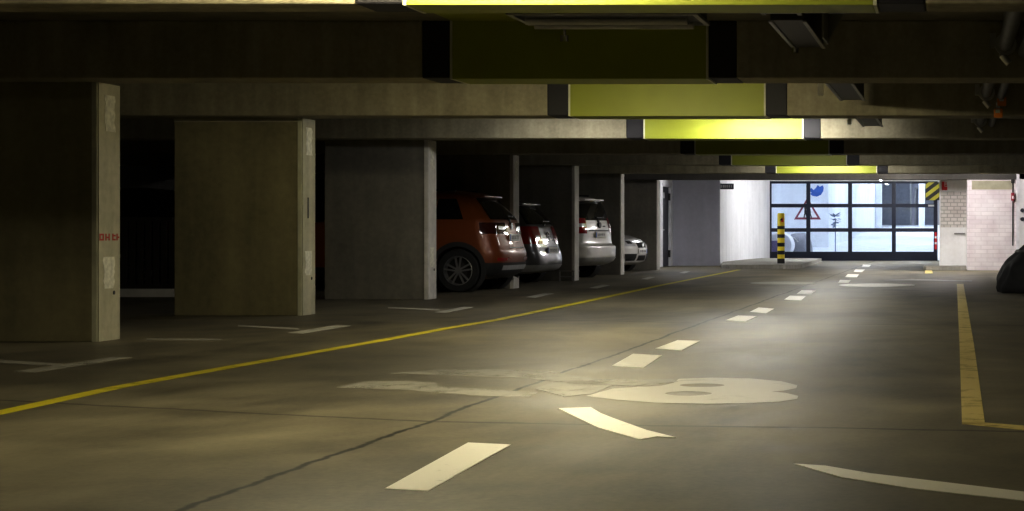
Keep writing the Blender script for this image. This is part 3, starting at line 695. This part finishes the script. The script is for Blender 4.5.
def wheel(root, x, y, r, w, side, spokes=5, dark=False):
    s = side
    wh = MB(); R_ = r*.70
    ey = s*w/2
    wh.lathe([(R_, -s*w*.35), (R_*.97, ey*.7), (R_, ey*.98), (R_*.93, ey*1.02), (R_*.90, ey*.8), (R_*.88, -s*w*.3)], (0,0,0), 'y', 40)
    wh.cyl((0, ey*.35, 0), (0, ey*.92, 0), R_*.20, 20)
    for k in range(spokes):
        for d in (-.16, .16):
            a = 2*PI*k/spokes+PI/2; ca, sa = math.cos(a), math.sin(a); cb_, sb_ = math.cos(a+d*1.25), math.sin(a+d*1.25)
            p = Vector((ca*R_*.16-sa*d*.10, 0, sa*R_*.16+ca*d*.10)); q = Vector((cb_*R_*.92, 0, sb_*R_*.92)); t = (q-p).normalized(); n = Vector((-t.z, 0, t.x))*R_*.05
            wh.add([p+n+Vector((0,ey*.62,0)), q+n*1.1+Vector((0,ey*.72,0)), q-n*1.1+Vector((0,ey*.72,0)), p-n+Vector((0,ey*.62,0)),
                    p+n+Vector((0,ey*.9,0)), q+n*1.1+Vector((0,ey*.97,0)), q-n*1.1+Vector((0,ey*.97,0)), p-n+Vector((0,ey*.9,0))], [(0,1,2,3),(4,7,6,5),(0,4,5,1),(1,5,6,2),(2,6,7,3),(3,7,4,0)])
    o = wh.build('wheel', M['alloy'], root, smooth=35); o.location = (x, y, r)
    ty = MB().lathe([(R_*.96, -w/2), (r*.93, -w/2), (r*.985, -w*.42), (r, -w*.3), (r, w*.3), (r*.985, w*.42), (r*.93, w/2), (R_*.96, w/2)], (0,0,0), 'y', 48, closed=True)
    ty.build('tyre', M['rubber'], o, smooth=35)
    MB().lathe([(0, -s*.02), (R_*.9, -s*.02), (R_*.9, -s*.05), (0, -s*.05)], (0, 0, 0), 'y', 32).build('brake_backing', M['ink'], o)
    MB().lathe([(.0, ey*.3), (R_*.55, ey*.3), (R_*.55, ey*.2), (0, ey*.2)], (0, 0, 0), 'y', 32).build('brake_disc', M['dark_metal'], o)
    return o
def plate(root, sh, z, off=.02, front=False, w=.52, h=.11, x=None):
    p = sh.P(0 if not front else 5, z); sx = -1 if not front else 1
    X = (p.x if x is None else x)+sx*off
    o = MB().box((X-.008, -w/2, z-h/2), (X+.008, w/2, z+h/2)).build('license_plate', M['plate'], root, bevel=.003)
    m = MB(); a = -w/2+.07
    for wd in (.045, .04, .05, .04, .045, .045, .04):
        m.box((X+sx*.008, a, z-.03), (X+sx*.0095, a+wd*.6, z+.03)); a += .056
    m.build('plate_characters', M['ink'], o)
    MB().box((X+sx*.008, (w/2-.045) if sx > 0 else (w/2-.045), z-h/2+.004), (X+sx*.0092, w/2-.004, z+h/2-.004)).build('plate_badge', M['bird'], o)
def make_car(label, paint, spec, wb, rov, wr, loc, ang, tail, glass_z, cladding=False, extras=None, front=None, name='car', roof_dark=False, spokes=5, plate_z=.85, sw_=(2.08, 2.93)):
    root = empty(name, loc, ang); tag(root, label, 'car')
    sh = Shell(spec)
    body = sh.body().build('body', paint, root)
    zc = wr
    W = max(r[3] for r in spec)
    cut = MB()
    for x in (rov, rov+wb):
        for s in (-1, 1): cut.cyl((x, s*(W-.30), zc), (x, s*(W+.2), zc), wr+.045, 48)
    co = cut.build('cutter', paint, root)
    md = body.modifiers.new('b', 'BOOLEAN'); md.operation = 'DIFFERENCE'; md.object = co; md.solver = 'EXACT'
    dg = bpy.context.evaluated_depsgraph_get(); dg.update()
    me = bpy.data.meshes.new_from_object(body.evaluated_get(dg)); body.modifiers.clear(); body.data = me
    me.polygons.foreach_set('use_smooth', [True]*len(me.polygons)); me.set_sharp_from_angle(angle=math.radians(38))
    cm = co.data; bpy.data.objects.remove(co); bpy.data.meshes.remove(cm)
    g0, g1 = glass_z
    for s in (-1, 1):
        a, b = sw_; cuts = [a, a+(b-a)*.24, a+(b-a)*.255, a+(b-a)*.60, a+(b-a)*.615, b]
        for i in (0, 2, 4): sh.patch(cuts[i], cuts[i+1], g0, g1-.05, .004, s, 12, 6).build('side_window', M['carglass'], root, smooth=40)
        for x in (rov, rov+wb):
            wheel(root, x, s*(W-.125), wr, .215, s, spokes)
            MB().lathe([(wr+.03, s*(W-.29)), (wr+.03, s*(W-.02))], (x, 0, wr), 'y', 48).build('arch_liner', M['ink'], root, smooth=40)
            if cladding:
                ar = MB(); n = 30; vs, fs = [], []
                for i in range(n+1):
                    an = -.35+(PI+.7)*i/n
                    for rr_, yy in ((wr+.04, .012), (wr+.115, .006), (wr+.04, -.02)): vs.append((x+rr_*math.cos(an), s*(W-.012+yy), wr+rr_*math.sin(an)))
                for i in range(n): fs += [(3*i, 3*i+3, 3*i+4, 3*i+1), (3*i, 3*i+2, 3*i+5, 3*i+3)]
                ar.add(vs, fs).build('arch_trim', M['blackplastic'], root, smooth=40)
        if cladding:
            sh.patch(1.0, 3.6, spec[0][0], .40, .012, s, 90, 5, keep=lambda p: all((p.x-x)**2+(p.z-wr)**2 > (wr+.05)**2 for x in (rov, rov+wb))).build('sill_cladding', M['blackplastic'], root, smooth=40)
        for t, z in ((2.42, g0-.10), (2.68, g0-.10)):
            p = sh.P(t, z, s); MB().cyl((p.x-.1, p.y+s*.02, z), (p.x+.1, p.y+s*.02, z), .014, 10).build('door_handle', paint, root, smooth=40)
        p = sh.P(2.94, g0+.03, s)
        mr = MB().lathe([(0, -.09), (.05, -.085), (.075, -.03), (.075, .05), (.05, .09), (0, .095)], (p.x-.02, p.y+s*.13, g0+.06), 'y', 20).build('door_mirror', paint, root, smooth=50)
        t0, t1, z0, z1, mat = tail
        sh.patch(t0, t1, z0, z1, .008, s, 22, 8).build('tail_lamp', M[mat], root, smooth=40)
    sh.patch(0, 1.25, g0+.0, g1-.04, .005, 1, 16, 8, both=True).build('rear_window', M['carglass'], root, smooth=40)
    sh.patch(3.75, 5, g0+.06, g1-.03, .005, 1, 16, 8, both=True).build('windscreen', M['carglass'], root, smooth=40)
    p = sh.P(0, g1); MB().box((p.x-.10, -.47, g1-.028), (p.x+.22, .47, g1+.012)).build('spoiler', paint, root, bevel=.014, smooth=40)
    wp = sh.P(0, g0); MB().box((wp.x-.02, -.28, g0+.05), (wp.x, .06, g0+.07)).cyl((wp.x-.03, .0, g0-.02), (wp.x, 0, g0-.02), .03).build('rear_wiper', M['blackplastic'], root)
    if plate_z: plate(root, sh, plate_z, .022)
    if extras: extras(root, sh)
    return root

# -- orange compact SUV, tail to the lane
suv = [(.20,.34,4.0,.70,.20),(.28,.12,4.2,.84,.22),(.42,.03,4.32,.90,.26),(.60,.0,4.36,.92,.28),(.76,.05,4.34,.92,.28),(.95,.10,4.26,.91,.27),(1.06,.12,3.75,.89,.26),(1.14,.15,3.10,.875,.24),
       (1.27,.25,2.85,.82,.22),(1.42,.37,2.55,.755,.2),(1.53,.48,2.25,.70,.2),(1.59,.64,2.0,.62,.2),(1.63,.92,1.75,.42,.18),(1.645,1.15,1.6,.2,.1)]
def ex_suv(root, sh):
    sh.patch(0, 2.1, .22, .47, .014, 1, 26, 6, both=True, keep=lambda p: (p.x-.70)**2+(p.z-.345)**2 > .40**2).build('bumper_cladding', M['blackplastic'], root, smooth=40)
    sh.patch(0, 1.0, .36, .43, .024, 1, 14, 4, both=True).build('skid_plate', M['silver'], root, smooth=40)
    for s in (-1, 1):
        sh.patch(.55, 1.35, .50, .55, .012, s, 10, 3).build('reflector', M['redlens'], root, smooth=40)
        sh.patch(.55, .95, 1.0, 1.05, .012, s, 8, 3).build('lamp_highlight', M['silver'], root, smooth=40)
        m = MB().cyl((.85, s*.55, 1.63), (2.0, s*.55, 1.645), .018, 10); m.build('roof_rail', M['blackplastic'], root, smooth=40)
    MB().cyl((.10, 0, 1.06), (.135, 0, 1.06), .055, 24).build('tail_emblem', M['chrome'], root, smooth=40)
    MB().box((.02, -.35, .70), (.08, .35, .715)).build('tailgate_strip', M['chrome'], root)
PO = plain('orange_metallic_paint', (.20, .050, .010), .38, .1, .3, .04)
def place(rear_x, rear_y, th): return (rear_x, rear_y, 0), PI-math.radians(th)
L0, A0 = place(-7.15, 29.45, 3)
make_car('orange compact SUV with tail to the lane, between the third and fourth piers', PO, suv, 2.80, .70, .345, L0, A0, (.45, 1.8, .93, 1.11, 'darkredlens'), (1.16, 1.54), True, ex_suv, plate_z=.87)

# -- grey compact van-like hatch
bcl = [(.19,.30,4.0,.70,.2),(.28,.06,4.25,.84,.24),(.42,.0,4.34,.88,.28),(.56,.02,4.36,.895,.3),(.70,.07,4.32,.895,.3),(.86,.11,4.18,.88,.28),(.98,.15,3.75,.865,.26),(1.04,.17,3.3,.85,.25),
       (1.2,.28,3.0,.80,.23),(1.38,.42,2.65,.735,.21),(1.48,.52,2.35,.68,.2),(1.53,.68,2.1,.60,.2),(1.56,.95,1.8,.4,.16),(1.57,1.2,1.6,.2,.1)]
def ex_b(root, sh):
    sh.patch(0, 2.0, .24, .36, .008, 1, 24, 4, both=True, keep=lambda p: (p.x-.78)**2+(p.z-.32)**2 > .38**2).build('bumper_lip', M['silver'], root, smooth=40)
    sh.patch(0, .9, .80, .82, .012, 1, 10, 2, both=True).build('tailgate_strip', M['chrome'], root, smooth=40)
    em = MB().lathe([(.05, -.01), (.062, -.01), (.062, .01), (.05, .01)], (0, 0, 0), 'z', 24, closed=True)
    for k in range(3):
        a = PI/2+2*PI*k/3; em.prism([(-.010*math.sin(a), .010*math.cos(a)), (.056*math.cos(a), .056*math.sin(a)), (.010*math.sin(a), -.010*math.cos(a))], -.008, .008)
    e = em.build('tail_emblem', M['chrome'], root, smooth=40); p = sh.P(0, .90); e.location = (p.x-.01, 0, .90); e.rotation_euler = (PI/2, 0, -PI/2)
    for s in (-1, 1): sh.patch(.70, .95, .86, .89, .012, s, 8, 3).build('lamp_highlight', M['clearlens'], root, smooth=40)
L0, A0 = place(-7.48, 33.55, 7)
make_car('silver grey hatchback with red tail lamps, partly hidden behind the orange SUV', plain('grey_metallic_paint', (.13, .13, .145), .3, .5, 1.0, .03), bcl, 2.70, .78, .318, L0, A0, (.58, 2.03, .74, 1.06, 'redlens'), (1.10, 1.48), False, ex_b, plate_z=.62)

# -- white boxy SUV
yet = [(.26,.30,3.95,.70,.2),(.35,.04,4.12,.84,.18),(.48,-.02,4.2,.885,.2),(.66,-.02,4.22,.895,.2),(.71,.06,4.22,.895,.2),(.82,.08,4.2,.895,.2),(1.0,.09,4.1,.89,.2),(1.10,.11,3.6,.88,.2),(1.18,.13,3.1,.86,.2),
       (1.36,.18,2.8,.81,.18),(1.55,.25,2.5,.745,.17),(1.63,.30,2.3,.71,.17),(1.68,.42,2.1,.64,.17),(1.715,.7,1.8,.45,.15),(1.725,.95,1.5,.2,.1)]
def ex_y(root, sh):
    sh.patch(0, 2.1, .28, .44, .012, 1, 24, 4, both=True, keep=lambda p: (p.x-.79)**2+(p.z-.33)**2 > .39**2).build('lower_bumper', M['silver'], root, smooth=40)
    sh.patch(0, .72, .975, 1.0, .012, 1, 10, 2, both=True).build('plate_recess_edge', M['blackplastic'], root, smooth=40)
    MB().cyl((.075, 0, 1.10), (.12, 0, 1.10), .06, 24).build('tail_emblem', M['dark_metal'], root, smooth=40)
    sh.patch(.25, .5, 1.06, 1.09, .008, -1, 6, 2).build('badge', M['dark_metal'], root)
    for s in (-1, 1):
        sh.patch(.86, 1.7, 1.06, 1.13, .014, s, 10, 3).build('lamp_white_band', M['clearlens'], root, smooth=40)
        MB().cyl((.6, s*.60, 1.72), (2.0, s*.60, 1.735), .02, 10).build('roof_rail', M['blackplastic'], root, smooth=40)
L0, A0 = place(-7.25, 37.15, 13)
make_car('white boxy SUV with tail to the lane, between the fifth and sixth piers', plain('white_car_paint', (.78, .77, .75), .3, 0, 1.0, .03), yet, 2.578, .79, .33, L0, A0, (.82, 1.9, .93, 1.24, 'redlens'), (1.20, 1.63), False, ex_y, plate_z=.90)

# -- white small hatchback, nose to the lane
swi = [(.17,.22,3.6,.66,.22),(.26,.05,3.78,.80,.34),(.40,.0,3.84,.84,.42),(.55,.03,3.85,.845,.44),(.68,.08,3.80,.845,.44),(.78,.12,3.66,.84,.42),(.88,.16,3.38,.825,.38),(.96,.20,2.95,.805,.3),
       (1.05,.25,2.72,.775,.26),(1.25,.36,2.42,.70,.22),(1.40,.46,2.1,.64,.2),(1.46,.6,1.9,.56,.18),(1.50,.85,1.65,.36,.14),(1.51,1.05,1.5,.2,.1)]
def ex_s(root, sh):
    for s in (-1, 1):
        sh.patch(lambda z: 3.25+(.76-z)*.8, lambda z: 4.15-(z-.62)*1.2, .62, .80, .012, s, 16, 6).build('head_lamp', M['clearlens'], root, smooth=40)
        sh.patch(3.72, 3.92, .67, .73, .020, s, 8, 4).build('lamp_bowl', M['dark_metal'], root, smooth=40)
        sh.patch(lambda z: 3.55+(.46-z)*.6, 4.25, .28, .44, .010, s, 12, 5).build('fog_lamp_recess', M['ink'], root, smooth=40)
    sh.patch(4.35, 5, .58, .70, .010, 1, 12, 4, both=True).build('grille', M['ink'], root, smooth=40)
    sh.patch(4.45, 5, .28, .40, .010, 1, 12, 4, both=True).build('lower_grille', M['ink'], root, smooth=40)
    MB().cyl((3.84, 0, .645), (3.87, 0, .645), .05, 20).build('nose_emblem', M['chrome'], root, smooth=40)
    plate(root, sh, .50, .015, True)
th = math.radians(12); nose = Vector((-7.52, 43.3, 0)); Ls = 3.85
make_car('small white hatchback with its nose to the lane, beyond the sixth pier', plain('white_small_car_paint', (.78, .77, .75), .3, 0, 1.0, .03), swi, 2.43, .62, .30,
         (nose.x-math.cos(th)*Ls, nose.y+math.sin(th)*Ls, 0), -th, (.8, 2.0, .72, .98, 'redlens'), (1.0, 1.42), False, ex_s, plate_z=.7)

# -- dark car deep in the second bay, behind a low slatted fence
make_car('dark car deep in shadow behind the slatted fence, past the nearest pier', plain('black_car_paint', (.012, .013, .018), .2, .2, 1.0, .04), [(a, b, c, w, r) for a, b, c, w, r in suv], 2.638, .868, .345,
         (-11.45, 28.0, 0), PI, (.45, 2.03, .93, 1.10, 'darkredlens'), (1.16, 1.54), False, None, plate_z=None)
fe = empty('slatted_fence', (-12.6, 26.7, 0)); tag(fe, 'low black slatted fence on a pale kerb in the dark bay past the nearest pier', 'fence')
MB().box((-1.3, -.04, 1.12), (1.0, .04, 1.18)).box((-1.3, -.04, .12), (1.0, .04, .18)).build('rail', M['dark_metal'], fe)
for i in range(20): MB().box((-1.28+i*.117, -.015, .12), (-1.28+i*.117+.085, .015, 1.15)).build('slat', M['dark_metal'], fe)
MB().box((-1.4, -.12, 0), (1.05, .12, .12)).build('kerb', M['whitewall'], fe)

# -- covered car at the right edge
cov = [(.0,.02,4.2,.78,.3),(.06,.0,4.25,.84,.32),(.20,.0,4.3,.87,.34),(.34,.03,4.3,.88,.36),(.45,.09,4.28,.88,.36),(.56,.20,4.2,.88,.38),(.77,.42,4.1,.86,.38),(.86,.58,4.0,.84,.36),(.96,.9,3.9,.82,.34),(1.1,1.25,3.75,.78,.3),(1.3,1.6,3.5,.70,.28),(1.42,1.95,3.2,.62,.25),(1.46,2.3,2.9,.35,.2)]
cs_ = Shell(cov, .10, .05)
cm_ = cs_.body(48)
vv = []
for (x, y, z) in cm_.v:
    k = min(1, max(0, (1.2-z)/1.0)); a = math.atan2(y, x-2.1)
    d = .034*k*(math.sin(a*23+z*5)+.7*math.sin(a*41-z*9)+.6*math.sin(x*7+z*13))
    vv.append((x+math.cos(a)*d, y+math.sin(a)*d, z+(.012*math.sin(x*9+y*7) if z > .02 else 0)))
cm_.v = vv
cv = empty('covered_car', (.71, 28.75, .002)); tag(cv, 'car under a charcoal fabric cover, cut by the right edge of the picture', 'covered car')
cm_.build('cover', M['tarp'], cv, smooth=60)
el = MB()
for sgn in (-1, 1): el.add([cs_.P(t, .62, sgn, .03) for t in np.linspace(0.05, 4.95, 60)] + [cs_.P(t, .655, sgn, .03) for t in np.linspace(0.05, 4.95, 60)], [(i, i+1, 61+i, 60+i) for i in range(59)])
el.build('strap', M['dark_metal'], cv, smooth=40)

# grey covered vehicle and white drum behind the glass
gc = empty('covered_trolley', (at(797, 250, 64)[0], 64.4, .13)); tag(gc, 'rounded grey covered load behind the bollard, seen through the glass', 'covered load')
n = 26; vs, fs = [], []
for j in range(9):
    q = j/8; 
    for i in range(n):
        a = 2*PI*i/n; rr = math.cos(q*PI/2)**.55; vs.append((.52*rr*math.cos(a)*(1+.03*math.sin(5*a)), .6*rr*math.sin(a), .80*math.sin(q*PI/2)+.05*rr*math.cos(a)))
for j in range(8):
    for i in range(n): fs.append((j*n+i, j*n+(i+1) % n, (j+1)*n+(i+1) % n, (j+1)*n+i))
MB().add(vs, fs).build('cover', M['greytarp'], gc, smooth=60)
MB().lathe([(.30,-.05),(.34,-.05),(.34,.05),(.30,.05)], (-.25, -.48, .34), 'y', 28, closed=True).build('hoop_band', M['paint_metal'], gc, smooth=40)
wd = MB().lathe([(0,-.5),(.42,-.5),(.46,-.42),(.46,.42),(.42,.5),(0,.5)], (0,0,0), 'y', 32).build('white_drum', M['whitewall'], smooth=40)
wd.location = (at(777, 250, 63)[0]+.12, 63.1, .50); tag(wd, 'white lying drum left of the grey covered load behind the glass', 'drum')

# ------------------------------------------------------------------ world, camera, colour
w = bpy.data.worlds.new('world'); bpy.context.scene.world = w; w.use_nodes = True
w.node_tree.nodes['Background'].inputs[0].default_value = (.55, .55, .5, 1); w.node_tree.nodes['Background'].inputs[1].default_value = .012
cam = bpy.data.cameras.new('camera'); co = bpy.data.objects.new('camera', cam); C.objects.link(co)
co.location = (0, 0, H); co.rotation_euler = (PI/2, 0, 0)
cam.sensor_width = 36; cam.sensor_fit = 'HORIZONTAL'; cam.lens = F/1024*36
cam.shift_x = -(VX-512)/1024; cam.shift_y = -(255.5-VY)/1024
cam.clip_start = .1; cam.clip_end = 300
sc = bpy.context.scene; sc.camera = co
sc.view_settings.view_transform = 'Standard'; sc.view_settings.look = 'None'; sc.view_settings.exposure = .28; sc.view_settings.gamma = .80
